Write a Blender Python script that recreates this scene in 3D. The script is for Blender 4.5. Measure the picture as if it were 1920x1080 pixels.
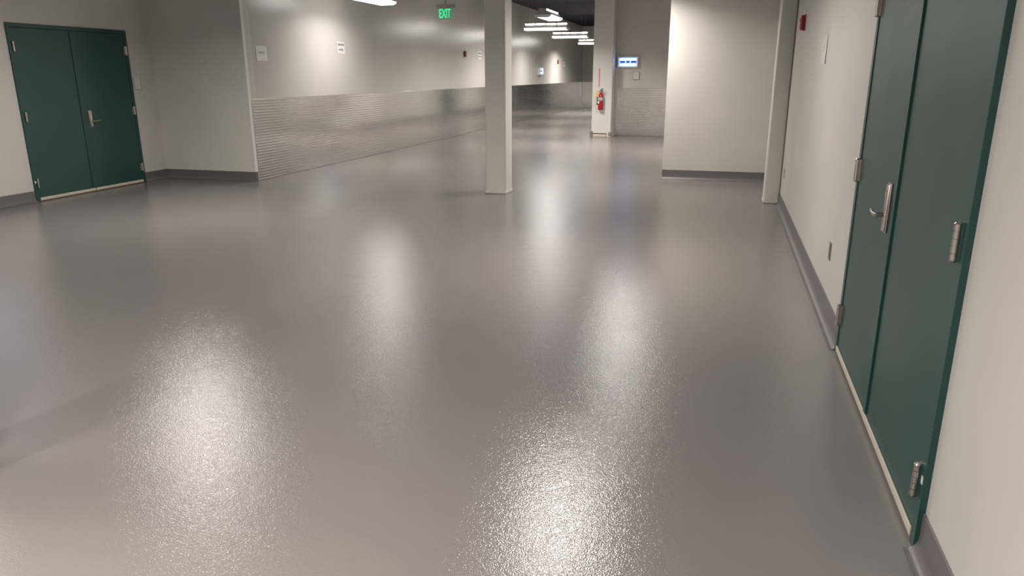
import bpy, bmesh, math, random
from mathutils import Vector, Matrix
random.seed(7)
for o in list(bpy.data.objects): bpy.data.objects.remove(o)
C = bpy.context.scene.collection
S = bpy.context.scene
PI = math.pi

# ------------------------------------------------------------------ camera
F_PX, PITCH, YAW, ROLL, CAM_H = 1378.0, .2824, .2732, -.0018, 1.567
fw = Vector((-math.sin(YAW)*math.cos(PITCH), math.cos(YAW)*math.cos(PITCH), -math.sin(PITCH)))
rr = Vector((math.cos(YAW), math.sin(YAW), 0)); uu = rr.cross(fw)
R_ = rr*math.cos(ROLL) + uu*math.sin(ROLL); U_ = -rr*math.sin(ROLL) + uu*math.cos(ROLL)
cd = bpy.data.cameras.new('camera'); cam = bpy.data.objects.new('camera', cd); C.objects.link(cam)
M = Matrix((R_, U_, -fw)).transposed().to_4x4(); M.translation = Vector((0, 0, CAM_H)); cam.matrix_world = M
cd.sensor_width = 36; cd.lens = F_PX/1920*36; cd.clip_start = .05; cd.clip_end = 200
S.camera = cam
# ------------------------------------------------------------------ world, exposure, lamp strength
w = bpy.data.worlds.new('world'); S.world = w; w.use_nodes = True
w.node_tree.nodes['Background'].inputs[0].default_value = (.5, .48, .5, 1)
w.node_tree.nodes['Background'].inputs[1].default_value = .0
S.view_settings.view_transform = 'Standard'; S.view_settings.look = 'None'
S.view_settings.exposure = 0.17; S.view_settings.gamma = 1; S.view_settings.use_curve_mapping = False
LAMP_W = 39.0            # watts of each pendant's light
LAMP_SPREAD = 160        # degrees, cut-off of the reflector
LAMP_COL = (1.0, .935, .875)

# ------------------------------------------------------------------ helpers
def box(bm, x0, x1, y0, y1, z0, z1, bev=0):
    r = bmesh.ops.create_cube(bm, size=1, matrix=Matrix.Translation(((x0+x1)/2, (y0+y1)/2, (z0+z1)/2)) @ Matrix.Diagonal((x1-x0, y1-y0, z1-z0, 1)))
    if bev:
        es = list({e for v in r['verts'] for e in v.link_edges})
        bmesh.ops.bevel(bm, geom=es, offset=bev, segments=2, profile=.5, affect='EDGES')
def cyl(bm, p0, p1, r0, r1=None, n=20, caps=True):
    p0, p1 = Vector(p0), Vector(p1); r1 = r0 if r1 is None else r1
    d = p1-p0; q = d.to_track_quat('Z', 'Y').to_matrix().to_4x4()
    bmesh.ops.create_cone(bm, cap_ends=caps, segments=n, radius1=r0, radius2=r1, depth=d.length, matrix=Matrix.Translation((p0+p1)/2) @ q)
def tube(bm, pts, r, n=10):
    pts = [Vector(p) for p in pts]; rs = r if isinstance(r, (list, tuple)) else [r]*len(pts)
    rings = []; prev = None
    for i, p in enumerate(pts):
        t = (pts[min(i+1, len(pts)-1)] - pts[max(i-1, 0)]).normalized()
        a = prev if prev is not None else (Vector((0, 0, 1)) if abs(t.z) < .9 else Vector((1, 0, 0)))
        b = t.cross(a).normalized(); a = b.cross(t).normalized(); prev = a
        rings.append([bm.verts.new(p + (a*math.cos(k*2*PI/n) + b*math.sin(k*2*PI/n))*rs[i]) for k in range(n)])
    for i in range(len(rings)-1):
        for k in range(n):
            bm.faces.new((rings[i][k], rings[i][(k+1) % n], rings[i+1][(k+1) % n], rings[i+1][k]))
    bm.faces.new(rings[0][::-1]); bm.faces.new(rings[-1])
def lathe(bm, prof, cx=0, cy=0, n=28):
    rings = [[bm.verts.new((cx+r*math.cos(k*2*PI/n), cy+r*math.sin(k*2*PI/n), z)) for k in range(n)] for r, z in prof]
    for i in range(len(rings)-1):
        for k in range(n):
            bm.faces.new((rings[i][k], rings[i][(k+1) % n], rings[i+1][(k+1) % n], rings[i+1][k]))
    bm.faces.new(rings[0][::-1]); bm.faces.new(rings[-1])
def prism(bm, prof, x0, x1):
    """profile of (y, z) points extruded along x"""
    a = [bm.verts.new((x0, y, z)) for y, z in prof]; b = [bm.verts.new((x1, y, z)) for y, z in prof]
    n = len(prof)
    for i in range(n): bm.faces.new((a[i], a[(i+1) % n], b[(i+1) % n], b[i]))
    bm.faces.new(a[::-1]); bm.faces.new(b)
def obj(name, bm, m, parent=None, smooth=False):
    bmesh.ops.recalc_face_normals(bm, faces=bm.faces[:])
    me = bpy.data.meshes.new(name); bm.to_mesh(me); bm.free()
    o = bpy.data.objects.new(name, me); C.objects.link(o); me.materials.append(m)
    if smooth:
        for p in me.polygons: p.use_smooth = True
        try: me.set_sharp_from_angle(angle=math.radians(35))
        except Exception: pass
    if parent: o.parent = parent
    return o
def bx(name, m, *a, parent=None, bev=0):
    bm = bmesh.new(); box(bm, *a, bev=bev); return obj(name, bm, m, parent)
def tag(o, label, cat, group=None, kind=None):
    if label: o['label'] = label
    if cat: o['category'] = cat
    if group: o['group'] = group
    if kind: o['kind'] = kind
    return o
def struct(o): o['kind'] = 'structure'; return o
def thing(name, label, cat, loc=(0, 0, 0), rz=0, group=None, kind=None):
    o = bpy.data.objects.new(name, None); C.objects.link(o); o.empty_display_size = .1
    o.location = loc; o.rotation_euler = (0, 0, rz); return tag(o, label, cat, group, kind)
def dup(root, loc=None, rz=None, label=None):
    r = root.copy(); C.objects.link(r)
    if loc is not None: r.location = loc
    if rz is not None: r.rotation_euler = (0, 0, rz)
    if label: r['label'] = label
    for ch in list(root.children):
        c = ch.copy(); C.objects.link(c); c.parent = r
        for g in list(ch.children):
            d = g.copy(); C.objects.link(d); d.parent = c
    return r
def text_bm(s, size, depth=.0008):
    cu = bpy.data.curves.new('t', 'FONT'); cu.body = s; cu.size = size; cu.align_x = 'CENTER'; cu.align_y = 'CENTER'; cu.extrude = depth; cu.offset = size*.012
    o = bpy.data.objects.new('t', cu); C.objects.link(o)
    me = bpy.data.meshes.new_from_object(o.evaluated_get(bpy.context.evaluated_depsgraph_get()))
    bm = bmesh.new(); bm.from_mesh(me); bpy.data.objects.remove(o); bpy.data.meshes.remove(me)
    bmesh.ops.rotate(bm, verts=bm.verts[:], cent=(0, 0, 0), matrix=Matrix.Rotation(PI/2, 3, 'X'))   # text upright, facing -Y
    return bm

# ------------------------------------------------------------------ materials
def mat(name, col, rough=.5, metal=0, spec=.5, emit=None, es=0, coat=0, alpha=None):
    m = bpy.data.materials.new(name); m.use_nodes = True; b = m.node_tree.nodes['Principled BSDF']
    b.inputs['Base Color'].default_value = (*col, 1); b.inputs['Roughness'].default_value = rough
    b.inputs['Metallic'].default_value = metal; b.inputs['Specular IOR Level'].default_value = spec
    b.inputs['Coat Weight'].default_value = coat
    if emit: b.inputs['Emission Color'].default_value = (*emit, 1); b.inputs['Emission Strength'].default_value = es
    return m
class NT:
    def __init__(s, m): s.t = m.node_tree; s.b = s.t.nodes['Principled BSDF']
    def n(s, typ, **kw):
        x = s.t.nodes.new(typ)
        for k, v in kw.items(): setattr(x, k, v)
        return x
    def link(s, a, b): s.t.links.new(a, b)
    def math(s, op, a, b=None, c=None):
        x = s.n('ShaderNodeMath', operation=op)
        for i, v in enumerate((a, b, c)):
            if v is None: continue
            if isinstance(v, (int, float)): x.inputs[i].default_value = v
            else: s.link(v, x.inputs[i])
        return x.outputs[0]
    def coord(s, scale=(1, 1, 1), kind='Object'):
        tc = s.n('ShaderNodeTexCoord'); mp = s.n('ShaderNodeMapping'); mp.inputs['Scale'].default_value = scale
        s.link(tc.outputs[kind], mp.inputs[0]); return mp.outputs[0]
    def noise(s, vec, scale, detail=2, rough=.5):
        x = s.n('ShaderNodeTexNoise'); x.inputs['Scale'].default_value = scale; x.inputs['Detail'].default_value = detail; x.inputs['Roughness'].default_value = rough
        s.link(vec, x.inputs['Vector']); return x.outputs['Fac']
    def ramp(s, fac, stops):
        x = s.n('ShaderNodeValToRGB'); s.link(fac, x.inputs[0]); e = x.color_ramp.elements
        for i, (p, c) in enumerate(stops):
            el = e[i] if i < 2 else e.new(p)
            el.position = p; el.color = (*c, 1) if isinstance(c, tuple) else (c, c, c, 1)
        return x.outputs[0]
    def bump(s, h, strength, dist):
        x = s.n('ShaderNodeBump'); x.inputs['Strength'].default_value = strength; x.inputs['Distance'].default_value = dist
        s.link(h, x.inputs['Height']); s.link(x.outputs[0], s.b.inputs['Normal'])

def paint(name, col, rough, patch=.035, wave=1):
    m = mat(name, col, rough); t = NT(m); v = t.coord()
    f = t.noise(v, .9, 3, .55)
    lo = tuple(c*(1-patch) for c in col); hi = tuple(min(1, c*(1+patch)) for c in col)
    t.link(t.ramp(f, [(.40, lo), (.60, hi)]), t.b.inputs['Base Color'])
    g = t.noise(t.coord((6, 6, .35)), 2.2, 3)
    t.link(t.ramp(g, [(.1, rough-.01*(1+wave)), (.9, rough+.01*(1+wave))]), t.b.inputs['Roughness'])
    fine = t.noise(v, 90, 2)
    broad = t.noise(t.coord((1, 1, .25)), 4, 2)
    h = t.math('ADD', t.math('MULTIPLY', fine, .08*wave), t.math('MULTIPLY', broad, wave))
    t.bump(h, .25, .002)
    return m
PAINT = (.565, .54, .50)
m_wall = paint('wall_paint', PAINT, .36)
m_panel = paint('panel_wall_paint', (.55, .53, .495), .25, .02, 0)
m_column = paint('column_paint', (.63, .61, .57), .42, .03)
m_ceil = mat('dark_ceiling', (.010, .013, .026), .85)

def floor_mat(name, col, bump=1.0, rough=.125):
    m = mat(name, col, rough, spec=.72); t = NT(m); v = t.coord()
    f = t.noise(v, .55, 4, .6)
    t.link(t.ramp(f, [(.1, tuple(c*.93 for c in col)), (.9, tuple(c*1.07 for c in col))]), t.b.inputs['Base Color'])
    g = t.noise(v, 1.3, 3)
    t.link(t.ramp(g, [(.1, rough-.03), (.9, rough+.03)]), t.b.inputs['Roughness'])
    n1 = t.noise(v, 175, 1, .5); n2 = t.noise(v, 58, 1, .5); n3 = t.noise(v, 16, 1, .5)
    t.bump(t.math('ADD', t.math('ADD', t.math('MULTIPLY', n1, 1.35), t.math('MULTIPLY', n2, 1.0)), t.math('MULTIPLY', n3, .9)), bump*.40, .0018)
    return m
m_floor = floor_mat('urethane_floor', (.200, .182, .174))
m_cove = floor_mat('cove_base', (.125, .110, .108), .5, .42)
m_green = mat('green_enamel', (.010, .056, .049), .36, spec=.6)
t = NT(m_green); t.bump(t.noise(t.coord(), 60, 2), .15, .001)
t.link(t.ramp(t.noise(t.coord(), 1.5, 2), [(.3, .34), (.7, .39)]), t.b.inputs['Roughness'])
m_green_dark = mat('green_edge_enamel', (.010, .042, .045), .4)
m_chrome = mat('satin_steel', (.62, .57, .53), .28, 1)
m_dark = mat('dark_steel', (.03, .03, .035), .45, .6)
m_cream = mat('cream_vinyl', (.55, .50, .42), .5)
m_thresh = mat('brown_threshold', (.12, .06, .045), .5)
m_white = mat('white_plastic', (.75, .75, .74), .4)
m_fix = mat('fixture_grey_enamel', (.32, .30, .29), .5)
m_lens = mat('lit_lens', (.9, .9, .9), .5, emit=(1, .98, .95), es=6)
m_slot = mat('lit_slot', (.9, .9, .9), .5, emit=(1, .95, .90), es=36)
m_cable = mat('cable_grey', (.12, .11, .11), .5)
m_paper = mat('white_paper', (.70, .675, .67), .6)
m_ink = mat('grey_ink', (.06, .055, .055), .7)
m_faint = mat('faint_ink', (.40, .37, .38), .7)
m_red = mat('red_enamel', (.36, .008, .018), .35)
m_reddark = mat('dull_red_plastic', (.16, .03, .025), .5)
m_tag = mat('yellow_tag', (.62, .42, .16), .6)
m_label = mat('grey_label', (.42, .40, .36), .6)
m_black = mat('black_rubber', (.015, .015, .016), .5)
m_strip = mat('faded_red_sticker', (.52, .26, .22), .6)
m_tube = mat('blue_tube_light', (.6, .8, 1), .4, emit=(.34, .55, 1), es=9)
m_tray = mat('blue_lit_tray', (.3, .4, .7), .5, emit=(.24, .27, .75), es=.75)
m_glue = mat('dark_blue_slot', (.01, .01, .12), .5, emit=(.02, .02, .35), es=.35)
m_exit = mat('exit_green', (.02, .5, .2), .4, emit=(.02, .85, .32), es=.9)
m_exitdim = mat('exit_green_dim', (.02, .3, .15), .4, emit=(.03, .35, .15), es=.4)
m_acryl = bpy.data.materials.new('clear_green_acrylic'); m_acryl.use_nodes = True
b = m_acryl.node_tree.nodes['Principled BSDF']; b.inputs['Base Color'].default_value = (.35, .75, .5, 1)
b.inputs['Roughness'].default_value = .1; b.inputs['Alpha'].default_value = .28
m_steelplate = mat('stainless_cover', (.26, .24, .22), .4, .7)
m_beige = mat('beige_plastic', (.42, .40, .33), .45)
m_outline = mat('plate_edge_grey', (.22, .18, .17), .5)

# embossed aluminium tread sheet: alternating slanted lozenges, in the sheet's own coordinates (x along, z up)
m_tread = mat('embossed_aluminium', (.69, .68, .67), .13, 1)
t = NT(m_tread)
tc = t.n('ShaderNodeTexCoord'); sp = t.n('ShaderNodeSeparateXYZ'); t.link(tc.outputs['Object'], sp.inputs[0])
PX_, PZ_ = .0335, .0425
u = t.math('DIVIDE', sp.outputs[0], PX_); v = t.math('DIVIDE', sp.outputs[2], PZ_)
iu = t.math('FLOOR', u); iv = t.math('FLOOR', v)
par = t.math('MULTIPLY', t.math('FRACT', t.math('MULTIPLY', t.math('ADD', iu, iv), .5)), 4)
sg = t.math('SUBTRACT', par, 1)      # -1 or +1
fu = t.math('MULTIPLY', t.math('SUBTRACT', t.math('FRACT', u), .5), PX_)
fv = t.math('MULTIPLY', t.math('SUBTRACT', t.math('FRACT', v), .5), PZ_)
fv = t.math('MULTIPLY', fv, sg)
ca = math.cos(.62); sa = math.sin(.62)
a1 = t.math('ADD', t.math('MULTIPLY', fu, ca), t.math('MULTIPLY', fv, sa))
a2 = t.math('SUBTRACT', t.math('MULTIPLY', fv, ca), t.math('MULTIPLY', fu, sa))
d = t.math('SQRT', t.math('ADD', t.math('POWER', t.math('ABSOLUTE', t.math('DIVIDE', a1, .017)), 2.0), t.math('POWER', t.math('ABSOLUTE', t.math('DIVIDE', a2, .0065)), 2.0)))
oi = t.n('ShaderNodeObjectInfo')
h = t.math('SMOOTH_MAX', t.math('SUBTRACT', 1.0, d), 0.0, .3)
h = t.math('MULTIPLY', h, t.math('MULTIPLY_ADD', oi.outputs['Random'], .65, .35))
t.bump(h, 1.0, .0030)
g = t.noise(t.coord((1, 1, 1)), 1.6, 3)
t.link(t.ramp(g, [(.3, .10), (.7, .16)]), t.b.inputs['Roughness'])

# ------------------------------------------------------------------ the place (metres, camera above the origin, +Y down the hall)
XR, XL, XD = .758, -6.829, -8.445          # right wall, panelled left wall, recessed left wall with the doors
YC = 9.83                                   # the recess ends here
YP = 11.74; XP = -.852                      # stub partition
YN = 20.0                                   # wall of the alcove
YF = 37.3; YB = -4.0; HC = 3.82
DOOR_H = 2.19
AD = (27.1, 29.0, 28.05); FD = (-5.05, -3.2, -4.125)
LD = (7.41, 9.335, 8.372); RD = (2.465, 4.43, 3.478)

struct(bx('floor', m_floor, XD-.2, XR+.2, YB-.2, YF+.2, -.12, 0))
struct(bx('ceiling', m_ceil, XD-.2, XR+.2, YB-.2, YF+.2, HC, HC+.1))
def wall_with_hole(name, x0, x1, y0, y1, hole):
    bm = bmesh.new()
    box(bm, x0, x1, y0, hole[0]+.01, 0, HC); box(bm, x0, x1, hole[1]-.01, y1, 0, HC); box(bm, x0, x1, hole[0]+.01, hole[1]-.01, DOOR_H-.01, HC)
    return struct(obj(name, bm, m_wall))
wall_with_hole('wall_right', XR, XR+.2, YB, YF, RD)
wall_with_hole('wall_left', XD-.2, XD, YB, YC, LD)
bm = bmesh.new(); box(bm, XD-.2, XL, YC, YC+.2, 0, HC); struct(obj('wall_recess', bm, m_wall))
struct(bx('wall_left', m_panel, XL-.2, XL, YC+.2, YF+.2, 0, HC))
bm = bmesh.new(); box(bm, XL, FD[0]+.01, YF, YF+.2, 0, HC); box(bm, FD[1]-.01, XR+.2, YF, YF+.2, 0, HC); box(bm, FD[0]+.01, FD[1]-.01, YF, YF+.2, DOOR_H-.01, HC); struct(obj('wall_far', bm, m_wall))
bm = bmesh.new(); box(bm, -3.05, XR, YN, YN+.2, 0, HC); box(bm, -3.05, -2.85, YN+.2, AD[0]+.01, 0, HC); box(bm, -3.05, -2.85, AD[1]-.01, YF, 0, HC); box(bm, -3.05, -2.85, AD[0]+.01, AD[1]-.01, DOOR_H-.01, HC); struct(obj('wall_alcove', bm, m_wall))
struct(bx('wall_partition', m_wall, XP, XR, YP, YP+.2, 0, HC))
struct(bx('wall_behind', m_wall, XD-.2, XR+.2, YB-.2, YB, 0, HC))

# coved base: profile (out from wall, up)
def cove(name, a, b, nrm):
    """from a to b along the wall face, nrm pointing into the room"""
    a, b = Vector((*a, 0)), Vector((*b, 0)); n = Vector((*nrm, 0))
    prof = [(0, 0), (0, .143), (.007, .141)] + [(.007 + .05*(1-math.cos(t_)) , .05*(1-math.sin(t_))+.001) for t_ in [k*PI/2/6 for k in range(7)]]
    prof = [(0, 0), (0, .143), (.007, .140), (.007, .05)] + [(.007 + .045*(1-math.cos(k*PI/12)), .05 - .049*math.sin(k*PI/12)) for k in range(1, 7)]
    bm = bmesh.new()
    A = [bm.verts.new(a + n*o + Vector((0, 0, z))) for o, z in prof]; B = [bm.verts.new(b + n*o + Vector((0, 0, z))) for o, z in prof]
    k = len(prof)
    for i in range(k): bm.faces.new((A[i], A[(i+1) % k], B[(i+1) % k], B[i]))
    bm.faces.new(A[::-1]); bm.faces.new(B)
    return struct(obj(name, bm, m_cove, smooth=True))
cove('baseboard_right', (XR, YB), (XR, RD[0]), (-1, 0))
cove('baseboard_right', (XR, RD[1]), (XR, 9.74), (-1, 0))
cove('baseboard_right', (XR, 10.06), (XR, YP), (-1, 0))
cove('baseboard_left', (XD, YB), (XD, LD[0]), (1, 0))
cove('baseboard_left', (XD, LD[1]), (XD, YC), (1, 0))
cove('baseboard_alcove', (-3.05, YN+.02), (-3.05, AD[0]), (-1, 0))
cove('baseboard_alcove', (-3.05, AD[1]), (-3.05, YF), (-1, 0))
cove('baseboard_recess', (XD, YC), (XL, YC), (0, -1))
cove('baseboard_partition', (XP, YP), (XR, YP), (0, -1))
struct(bx('baseboard_left', m_cove, XL, XL+.006, YC, YC+.05, 0, .143))
struct(bx('trim_1', m_white, XL, XL+.004, YC, YC+.06, .143, HC-.01))

# ------------------------------------------------------------------ tread-plate sheets
def sheet(loc, rz, length, label, group, height=1.222, tilt=0):
    bm = bmesh.new(); box(bm, 0, length-.004, -.0065, -.0015, .004, height, bev=.0012)
    o = obj('tread_plate', bm, m_tread); o.location = loc; o.rotation_euler = (0, 0, rz - tilt)
    return tag(o, label, 'wall panel', group)
ORD = ['first', 'second', 'third', 'fourth', 'fifth', 'sixth', 'seventh', 'eighth', 'ninth', 'tenth', 'eleventh', 'twelfth']
y = YC + .07; i = 0
while y < YF-.1:
    L = min(2.44, YF-.01-y)
    # local +x runs toward +Y, face looks to +X
    sheet((XL+.0, y, 0), PI/2, L, 'embossed aluminium wall sheet on the left wall, %s from the near corner' % ORD[i], 'tread plate sheets along the left wall', tilt=(.0005, .0028, .001, .0034, .0002, .0022, .0036, .0008, .003, .0005, .002, 0)[i])
    y += 2.44; i += 1
sheet((XL+.01, YF, 0), 0, 1.76, 'embossed aluminium sheet low on the far end wall', None)
sheet((-2.775, YN, 0), 0, 2.44, 'embossed aluminium sheet low on alcove wall below the blue insect light', None)

# ------------------------------------------------------------------ columns
def column(x0, x1, y0, y1, label, base=True):
    o = thing('column', label, 'column', ((x0+x1)/2, (y0+y1)/2, 0), 0, 'white square columns')
    hx, hy = (x1-x0)/2, (y1-y0)/2
    bm = bmesh.new(); r = bmesh.ops.create_cube(bm, size=1, matrix=Matrix.Translation((0, 0, HC/2)) @ Matrix.Diagonal((2*hx, 2*hy, HC-.002, 1)))
    es = [e for e in bm.edges if abs(e.verts[0].co.z-e.verts[1].co.z) > 1]
    bmesh.ops.bevel(bm, geom=es, offset=.022, segments=4, profile=.5, affect='EDGES')
    obj('shaft', bm, m_column, o, True)
    if base:
        bm = bmesh.new(); box(bm, -hx-.004, hx+.004, -hy-.004, hy+.004, .001, .035, bev=.003); obj('base_collar', bm, m_column, o)
        bm = bmesh.new(); box(bm, -hx-.008, hx+.008, -hy-.008, hy+.008, .0005, .006); obj('floor_joint', bm, m_outline, o)
    return o
column(-3.065, -2.78, 9.615, 9.945, 'freestanding white square column in the middle of the hall')
column(-3.125, -2.838, 1.74, 2.07, 'white column at left edge of frame, only its base corner showing')
column(.572, XR-.002, 9.75, 10.06, 'white column standing against the right wall near the partition')
ec = column(-3.30, -2.79, 19.5, 19.998, 'white column carrying the red fire extinguisher', base=False)
bm = bmesh.new(); box(bm, -.262, .262, -.262, .2, .001, .035); box(bm, -.20, .14, -.285, -.2, .001, .07, bev=.006); obj('plinth', bm, m_cream, ec)
bm = bmesh.new(); box(bm, -.21, .15, -.270, -.2, .071, .095); obj('plinth_gap', bm, m_thresh, ec)
bm = bmesh.new(); box(bm, -.285, -.215, -.28, -.2, .001, .15, bev=.004); obj('corner_guard', bm, m_outline, ec)
bm = bmesh.new(); box(bm, .20, .275, -.28, -.2, .03, .12, bev=.004); obj('corner_guard', bm, m_outline, ec)

# ------------------------------------------------------------------ double doors.  local: x along wall (+x = farther down the hall), -y out into the room
def make_door(name, wall_x, s, spec, label, far=False):
    y0, y1, seam = spec
    root = thing(name, label, 'double door', (wall_x, y0, 0) if not far else (y0, wall_x, 0), 0 if far else PI/2, None, 'structure')
    W = y1-y0; sm = seam-y0
    # the wall normal into the room is +X for s=+1 -> local -y ; for s=-1 -> local +y
    def Y(a, b): # outwards distances a<b -> local y range
        return (-b, -a) if s > 0 else (a, b)
    def lb(bm, xa, xb, oa, ob, za, zb, bev=0):
        ya, yb = Y(oa, ob); box(bm, xa, xb, ya, yb, za, zb, bev)
    fwid = .05
    bm = bmesh.new()
    lb(bm, 0, fwid, -.15, .022, 0, DOOR_H, .002); lb(bm, W-fwid, W, -.15, .022, 0, DOOR_H, .002); lb(bm, fwid, W-fwid, -.15, .022, DOOR_H-fwid, DOOR_H, .002)
    obj('door_frame', bm, m_green, root)
    bm = bmesh.new(); lb(bm, fwid, W-fwid, -.12, -.045, DOOR_H-fwid-.02, DOOR_H-fwid); lb(bm, fwid, fwid+.02, -.12, -.045, 0, DOOR_H-fwid-.02); lb(bm, W-fwid-.02, W-fwid, -.12, -.045, 0, DOOR_H-fwid-.02)
    obj('door_stop', bm, m_green_dark, root)
    bm = bmesh.new(); lb(bm, fwid, W-fwid, -.12, .012, .0005, .011); obj('threshold', bm, m_thresh, root)
    leaves = []
    for k, (xa, xb) in enumerate(((fwid+.003, sm-.003), (sm+.003, W-fwid-.003))):
        bm = bmesh.new(); lb(bm, xa, xb, -.035, .0165, .016, DOOR_H-fwid-.004, .0015)
        leaf = obj('door_leaf', bm, m_green, root)
        leaves.append(leaf)
        hx = fwid+.0005 if k == 0 else W-fwid-.0005
        for hz in (1.912, 1.066, .238):
            bm = bmesh.new(); oc = .034
            ycen = -oc if s > 0 else oc
            for q in range(5):
                z0 = hz-.058+q*.0232
                cyl(bm, (hx, ycen, z0+.0008), (hx, ycen, z0+.0224), .0118, n=16)
            cyl(bm, (hx, ycen, hz-.063), (hx, ycen, hz+.063), .0075, n=12)
            cyl(bm, (hx, ycen, hz+.058), (hx, ycen, hz+.0635), .0128, .009, n=16); cyl(bm, (hx, ycen, hz-.0635), (hx, ycen, hz-.058), .009, .0128, n=16)
            d_ = 1 if k == 0 else -1
            xs = sorted((hx, hx+d_*.024)); lb(bm, xs[0], xs[1], .0168, .0205, hz-.058, hz+.058); lb(bm, hx-.0055, hx+.0055, .0166, .028, hz-.058, hz+.058)
            obj('hinge', bm, m_chrome, leaf, True)
        bm = bmesh.new(); lb(bm, xa+.004, xb-.001, .0168, .0255, .018, .050, .003); lb(bm, xa+.004, xb-.001, .0168, .021, .0115, .02)
        obj('door_sweep', bm, m_cream, leaf)
    # meeting stile cover strip on the near leaf
    bm = bmesh.new(); lb(bm, sm-.046, sm-.004, .0168, .0255, .055, DOOR_H-fwid-.01, .001); obj('astragal', bm, m_green, leaves[0])
    bm = bmesh.new(); lb(bm, sm-.003, sm+.003, -.03, .0145, .016, DOOR_H-fwid-.004); obj('meeting_seal', bm, m_black, root)
    # mortise lock trim on the far leaf
    px = sm+.098
    bm = bmesh.new(); lb(bm, px-.027, px+.027, .0168, .025, .882, 1.105, .004); lb(bm, px-.021, px+.021, .024, .034, .888, 1.099, .005)
    ya, yb = Y(.029, .036); yc = (ya+yb)/2
    cyl(bm, (px, Y(.02, .03)[0] if s > 0 else .02, 1.055), (px, (-.036 if s > 0 else .036), 1.055), .016, n=20)
    obj('lock_escutcheon', bm, m_chrome, leaves[1], True)
    o_ = -1 if s > 0 else 1
    bm = bmesh.new()
    cyl(bm, (px, o_*.030, .962), (px, o_*.064, .962), .0105, n=18)
    tube(bm, [(px-.006, o_*.060, .962), (px+.03, o_*.066, .960), (px+.06, o_*.067, .960), (px+.09, o_*.067, .965), (px+.118, o_*.064, .968)], [.0105, .0096, .0088, .008, .0065], 12)
    obj('lever_handle', bm, m_chrome, leaves[1], True)
    if s < 0:
        bm = bmesh.new(); lb(bm, sm+.010, sm+.034, .0168, .024, .93, 1.045, .001); obj('latch_guard', bm, m_dark, leaves[1])
    bm = bmesh.new(); lb(bm, .012, .030, .0222, .0232, .24, .268); st = obj('sticker', bm, m_white, root); st['label'] = 'small white sticker low on the frame'
    return root
make_door('door_1', XD, 1, LD, 'dark green double door in the far left wall, with lever handle')
make_door('door_2', XR, -1, RD, 'large green double door close by in the right wall')

make_door('door_3', -3.05, -1, AD, 'green double door on the hidden side of the alcove block, seen only mirrored in tread plates')
make_door('door_4', YF, 1, FD, 'green double door in the far wall behind the extinguisher column, seen only mirrored', True)

# ------------------------------------------------------------------ pendant lights.  local: long side along x, z=0 at the underside
def make_lamp():
    root = thing('pendant_light', '', 'pendant light', (0, 0, 0), 0, 'fluorescent pendant lights')
    hl = .61
    bm = bmesh.new(); prism(bm, [(-.12, 0), (-.175, .022), (-.182, .055), (.182, .055), (.175, .022), (.12, 0)], -hl+.02, hl-.02)
    obj('lens', bm, m_lens, root)
    bm = bmesh.new(); prism(bm, [(-.186, .056), (-.180, .066), (-.088, .142), (.088, .142), (.180, .066), (.186, .056)], -hl, hl)
    box(bm, -hl, hl, -.092, .092, .172, .184)
    for q in range(5):
        x = -hl+.01 + q*(2*hl-.02)/4; box(bm, x-.012, x+.012, -.088, .088, .142, .172)
    obj('reflector_housing', bm, m_fix, root)
    bm = bmesh.new()
    for q in range(4):
        x0 = -hl+.03+q*(2*hl-.02)/4; box(bm, x0+.004, x0+(2*hl-.02)/4-.042, -.080, .080, .1425, .1715, .004)
    obj('top_slot', bm, m_slot, root)
    bm = bmesh.new()
    for q in range(11):          # cross blades, their tips show on both sides of the lens
        x = hl-.05-q*.028; box(bm, x-.005, x+.005, -.1835, .1835, .026, .050)
    obj('louvre_blades', bm, m_dark, root)
    for sx in (-1, 1):
        bm = bmesh.new(); xs = sorted((sx*hl, sx*(hl-.02))); prism(bm, [(-.128, -.002), (-.184, .02), (-.19, .0555), (.19, .0555), (.184, .02), (.128, -.002)], *xs)
        obj('end_cap', bm, m_white, root)
        bm = bmesh.new(); tube(bm, [(sx*.52, 0, .184), (sx*.52, 0, HC-2.75-.001)], .0045, 6); cyl(bm, (sx*.52, 0, .184), (sx*.52, 0, .20), .012, n=10)
        obj('hanging_cable', bm, m_cable, root)
    return root
lamp0 = make_lamp(); first = True
H_L = 2.75
LAMPS = [(-5.86, 12.15, PI/2, 'bright white pendant light nearest the upper left, tip at top edge of picture'),
         (-3.88, 16.9, PI/2, 'pendant light seen end-on, highest lamp between the two columns'),
         (-4.88, 21.0, 0, 'pendant light seen side-on, below the end-on lamp'),
         (-5.12, 25.6, 0, 'pendant light seen side-on, half way down the row, touching the extinguisher column'),
         (-5.25, 31.0, 0, 'farthest pendant light, lowest one, mostly behind extinguisher column'),
         (-1.3, 10.9, PI/2, 'pendant light above the view before the partition, known by its floor reflection'),
         (-1.22, 6.0, PI/2, 'pendant light above the view near the green door, nearest right-hand one'),
         (-5.85, 6.9, PI/2, 'pendant light above the view on the left, before the recess doors'),
         (-1.6, .8, PI/2, 'pendant light overhead by the camera, right row'),
         (-5.9, 1.6, PI/2, 'pendant light overhead by the camera, left row'),
         (-3.6, -1.8, PI/2, 'added fill lamp behind the camera, between the two rows'),  # unseen lamp added as fill for the column front and recess wall
         (-.35, 15.6, PI/2, 'pendant light hidden behind the partition, over the alcove')]
POWER = {0: .98, 1: 2.1, 2: 1.8, 3: 1.9, 4: 3.4, 5: .70, 6: .72, 7: .80, 8: 1.8, 9: 2.3, 10: 3.2, 11: 2.7}    # per-lamp factors, tuned to balance brightness across walls and floor
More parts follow.
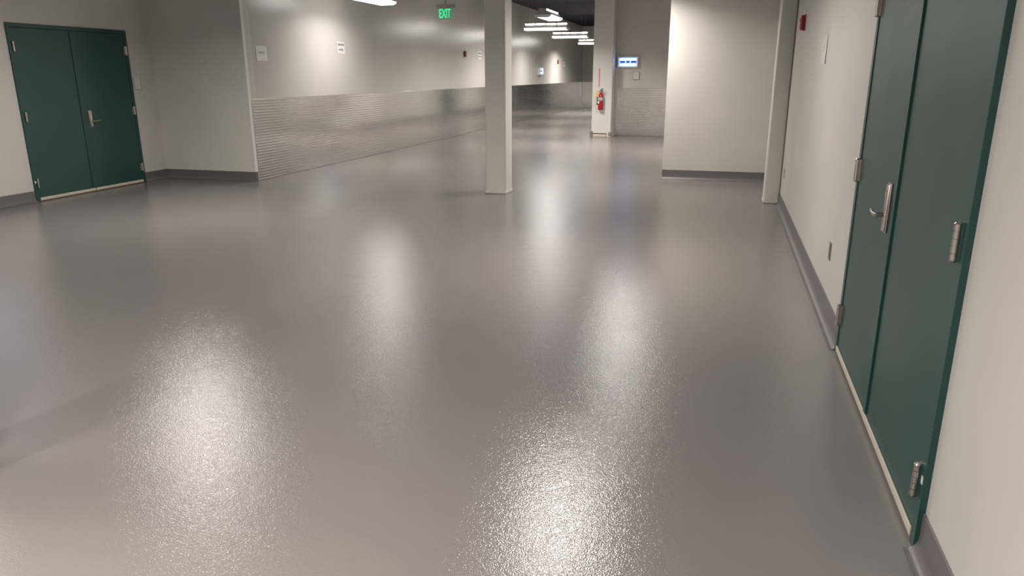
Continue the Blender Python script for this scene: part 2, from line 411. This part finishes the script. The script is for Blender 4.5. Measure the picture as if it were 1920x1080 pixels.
for li, (x, y, rz, lab) in enumerate(LAMPS):
    if first: l = lamp0; l.location = (x, y, H_L); l.rotation_euler = (0, 0, rz); l['label'] = lab; first = False
    else: l = dup(lamp0, (x, y, H_L), rz, lab)
    ad = bpy.data.lights.new('lamp_light', 'AREA'); ad.shape = 'RECTANGLE'; ad.size = 1.16; ad.size_y = .30
    ad.energy = LAMP_W * POWER.get(li, 1); ad.color = LAMP_COL; ad.spread = math.radians(LAMP_SPREAD)
    ao = bpy.data.objects.new('lamp_light', ad); C.objects.link(ao); ao.location = (0, 0, -.006); ao.parent = l

# ------------------------------------------------------------------ insect lights.  local: x across, -y out of the wall, origin at lower middle
def make_fly():
    r = thing('insect_light', '', 'insect light trap', (0, 0, 0), 0, 'blue insect light traps')
    bm = bmesh.new(); box(bm, -.265, .265, -.02, 0, 0, .27, .004); box(bm, -.265, -.235, -.10, -.02, 0, .27, .004); box(bm, .235, .265, -.10, -.02, 0, .27, .004); box(bm, -.235, .235, -.10, -.02, 0, .03, .004); box(bm, -.235, .235, -.10, -.02, .24, .27, .004)
    obj('housing', bm, m_white, r)
    bm = bmesh.new(); box(bm, -.234, .234, -.03, -.021, .031, .239); obj('reflector', bm, m_tray, r)
    for z in (.075, .205):
        bm = bmesh.new(); cyl(bm, (-.205, -.07, z), (.205, -.07, z), .013, n=14); obj('tube', bm, m_tube, r, True)
    for xa, xb in ((-.2, -.085), (-.045, .035), (.075, .205)):
        bm = bmesh.new(); box(bm, xa, xb, -.05, -.031, .118, .162, .006); obj('vent_slot', bm, m_glue, r)
    return r
fly = make_fly(); fly.location = (-2.462, YN, 1.74); fly['label'] = 'glowing blue insect light on the alcove wall above the tread plate'
f2 = dup(fly, (XL, 28.3, 1.56), PI/2, 'small glowing blue insect light far down the left wall')
f3 = dup(fly, (XD, 6.62, 1.60), PI/2, 'blue insect light left of the far left doors, seen in the floor')

# ------------------------------------------------------------------ exit sign
ex = thing('exit_sign', 'green lit EXIT sign hanging from ceiling in front of the left wall', 'exit sign', (-4.655, 12.5, 2.44))
bm = bmesh.new(); box(bm, -.165, .165, -.03, .03, .205, .275, .006); obj('housing', bm, m_fix, ex)
bm = bmesh.new(); box(bm, -.13, .13, -.004, .004, .03, .205); obj('acrylic_panel', bm, m_acryl, ex)
bm = text_bm('EXIT', .185, .002); bmesh.ops.transform(bm, matrix=Matrix.Translation((-.022, -.0065, .122)) @ Matrix.Diagonal((.56, 1, 1.1, 1)), verts=bm.verts[:]); obj('lettering', bm, m_exit, ex)
bm = bmesh.new()
for sg_ in (-1, 1):
    prism_pts = [(.10, .118), (.10, .135), (.085, .118)]
    a = [bm.verts.new(p) for p in ((.085, -.0065, .118+sg_*.045), (.103, -.0065, .118+sg_*.045), (.128, -.0065, .118), (.108, -.0065, .118))]; bm.faces.new(a)
r_ = bmesh.ops.extrude_face_region(bm, geom=bm.faces[:]); bmesh.ops.translate(bm, verts=[v_ for v_ in r_['geom'] if isinstance(v_, bmesh.types.BMVert)], vec=(0, .002, 0))
obj('arrow', bm, m_exitdim, ex)
bm = bmesh.new(); tube(bm, [(-.01, 0, .275), (-.01, 0, HC-2.44-.001)], .008, 8); obj('hanging_rod', bm, m_cable, ex)

# ------------------------------------------------------------------ sheets of paper
def paper(loc, rz, wd, ht, lines, label, size=.03, ink=m_ink, curl=.012, gap=.075):
    r = thing('paper_notice', label, 'notice', loc, rz, None)
    bm = bmesh.new(); nx, nz = 12, 8; g = []
    for i in range(nx+1):
        for j in range(nz+1):
            x = -wd/2+wd*i/nx; z = -ht/2+ht*j/nz
            c = curl*((i/nx)**3 * (1-j/nz)**1.5 + .35*((1-i/nx)**4)*(1-j/nz))
            g.append(bm.verts.new((x, -.0035-c, z)))
    for i in range(nx):
        for j in range(nz):
            bm.faces.new((g[i*(nz+1)+j], g[(i+1)*(nz+1)+j], g[(i+1)*(nz+1)+j+1], g[i*(nz+1)+j+1]))
    ret = bmesh.ops.extrude_face_region(bm, geom=bm.faces[:]); bmesh.ops.translate(bm, verts=[v_ for v_ in ret['geom'] if isinstance(v_, bmesh.types.BMVert)], vec=(0, .0006, 0))
    obj('sheet', bm, m_paper, r)
    for k, s_ in enumerate(lines):
        bm = text_bm(s_, size, .0003); z = (len(lines)-1)*gap/2 - k*gap
        bmesh.ops.translate(bm, verts=bm.verts[:], vec=(0, -.0075, z+.01)); obj('printed_text', bm, ink, r)
    return r
paper((XL, 10.265, 1.885), PI/2, .28, .216, ['E WRITE'], 'white paper with one faint line, taped above nearest tread sheet', .045, m_faint)
paper((XL, 12.78, 2.045), PI/2, .28, .216, ['ISOLATION', 'ACCESS'], 'white paper with two bold lines on left wall, left of the EXIT sign', .044, m_ink, .004, .088)
paper((XL, 20.97, 2.10), PI/2, .30, .22, ['ISOLATION', 'ACCESS'], 'white paper with two dark lines just left of the middle column', .045, m_ink, .004, .09)
paper((XL, 32.9, 2.00), PI/2, .25, .20, ['ROOM'], 'tiny notice farthest down the left wall, right of a red alarm', .06, m_ink, .004)
paper((XR, 6.74, 1.755), -PI/2, .30, .216, ['II', 'II'], 'white paper on the right wall below the red fire alarm', .03, m_faint, .003, .03)
# framed notice by the recess doors
fr = thing('framed_notice', 'small pale notice with dark edge right of the far left doors', 'notice', (XD, 9.45, 1.452), PI/2)
bm = bmesh.new(); box(bm, -.068, .068, -.003, -.0005, -.093, .093); obj('backing', bm, m_outline, fr)
bm = bmesh.new(); box(bm, -.062, .060, -.0045, -.0031, -.085, .092); obj('sheet', bm, m_column, fr)

# ------------------------------------------------------------------ wall devices
al = thing('fire_alarm', 'red fire alarm strobe high on the right wall', 'fire alarm', (XR, 8.70, 2.085), -PI/2)
bm = bmesh.new(); box(bm, -.058, .058, -.012, 0, -.08, .08, .003); box(bm, -.052, .052, -.048, -.012, -.074, .074, .01); obj('body', bm, m_red, al)
bm = bmesh.new(); box(bm, -.022, .022, -.072, -.049, .012, .042, .006); obj('strobe_lens', bm, m_white, al)
bm = bmesh.new(); 
for k in range(5): box(bm, -.035, .035, -.0495, -.0481, -.055+k*.011, -.050+k*.011)
obj('horn_grille', bm, m_reddark, al)
def small_alarm(loc, rz, label):
    a = thing('fire_alarm', label, 'fire alarm', loc, rz)
    bm = bmesh.new(); box(bm, -.06, .06, -.05, 0, -.075, .075, .008); obj('body', bm, m_reddark, a)
    bm = bmesh.new(); box(bm, -.02, .02, -.062, -.051, -.012, .012, .003); obj('strobe_lens', bm, m_faint, a)
small_alarm((XL, 19.66, 2.105), PI/2, 'dull red fire alarm on left wall, left of the middle column')
small_alarm((XL, 31.5, 2.075), PI/2, 'tiny red fire alarm on the far part of the left wall')
def outlet(loc, rz, m, label, w_=.072, h_=.118):
    a = thing('electrical_outlet', label, 'outlet', loc, rz)
    bm = bmesh.new(); box(bm, -w_/2, w_/2, -.006, 0, -h_/2, h_/2, .0025); obj('cover_plate', bm, m, a)
    bm = bmesh.new(); box(bm, -.017, .017, -.0085, -.0061, .008, .042, .002); box(bm, -.017, .017, -.0085, -.0061, -.042, -.008, .002); obj('receptacle', bm, m_outline, a)
outlet((XR, 5.18, .43), -PI/2, m_steelplate, 'dark steel outlet on the right wall beside the near green door')
outlet((XR, 9.33, .43), -PI/2, m_beige, 'beige outlet low on the right wall beside the wall column')
sw = thing('control_box', 'small pale box on alcove wall below the blue insect light', 'control box', (-2.245, YN, 1.53))
bm = bmesh.new(); box(bm, -.082, .082, -.006, 0, -.098, .098, .002); obj('back_plate', bm, m_outline, sw)
bm = bmesh.new(); box(bm, -.074, .078, -.05, -.006, -.088, .094, .006); obj('cover', bm, m_column, sw)
se = thing('door_contact', 'tiny white sensor high on the side of the extinguisher column', 'sensor', (-2.789, 19.62, 2.23), PI/2)
bm = bmesh.new(); box(bm, -.03, .03, -.022, 0, -.055, .055, .004); obj('cover', bm, m_white, se)
bm = bmesh.new(); box(bm, -.008, .008, -.026, -.0225, -.02, .02, .001); obj('button', bm, m_fix, se)

# ------------------------------------------------------------------ fire extinguisher on its column
fe = thing('fire_extinguisher', 'red fire extinguisher hanging on the white column', 'fire extinguisher', (-3.06, 19.405, .69))
prof = [(.0, 0), (.045, 0), (.060, .008), (.066, .03), (.067, .34), (.060, .375), (.042, .405), (.024, .42), (.022, .44)]
bm = bmesh.new(); lathe(bm, prof[1:], n=32); obj('cylinder', bm, m_red, fe, True)
bm = bmesh.new(); lathe(bm, [(.0675, .235), (.0682, .236), (.0682, .315), (.0675, .316)], n=32); obj('label_band', bm, m_label, fe, True)
bm = bmesh.new(); a0 = bmesh.ops.create_cube(bm, size=1, matrix=Matrix.Translation((-.045, -.062, .19)) @ Matrix.Diagonal((.042, .004, .055, 1))); obj('inspection_card', bm, m_white, fe)
bm = bmesh.new(); cyl(bm, (0, 0, .435), (0, 0, .475), .02, n=18); cyl(bm, (0, 0, .45), (.045, -.02, .455), .012, n=12); cyl(bm, (0, 0, .458), (-.04, -.01, .458), .011, n=12); obj('valve', bm, m_chrome, fe, True)
bm = bmesh.new(); tube(bm, [(0, .01, .472), (.02, -.02, .48), (.05, -.05, .474), (.075, -.075, .455)], .008, 8); tube(bm, [(-.01, .01, .478), (.02, -.02, .515), (.055, -.055, .53), (.08, -.08, .53)], .008, 8); obj('carry_handle', bm, m_black, fe, True)
bm = bmesh.new(); tube(bm, [(-.035, -.01, .458), (-.075, -.015, .44), (-.09, -.02, .38), (-.088, -.025, .28), (-.082, -.03, .20)], .011, 10); cyl(bm, (-.082, -.03, .205), (-.078, -.032, .13), .012, .02, n=14); obj('hose', bm, m_black, fe, True)
bm = bmesh.new(); box(bm, -.11, -.045, -.062, -.058, .33, .47, .001); obj('inspection_tag', bm, m_tag, fe)
bm = bmesh.new(); box(bm, -.018, .018, .068, .094, .30, .52); box(bm, -.012, .012, .0, .07, .478, .49); obj('wall_hook', bm, m_chrome, fe)
rs = bx('sign_strip', m_strip, -3.125-.018, -3.125+.018, 19.4975, 19.4995, 1.27, 1.72)
tag(rs, 'narrow faded red sticker above the fire extinguisher', 'sticker')
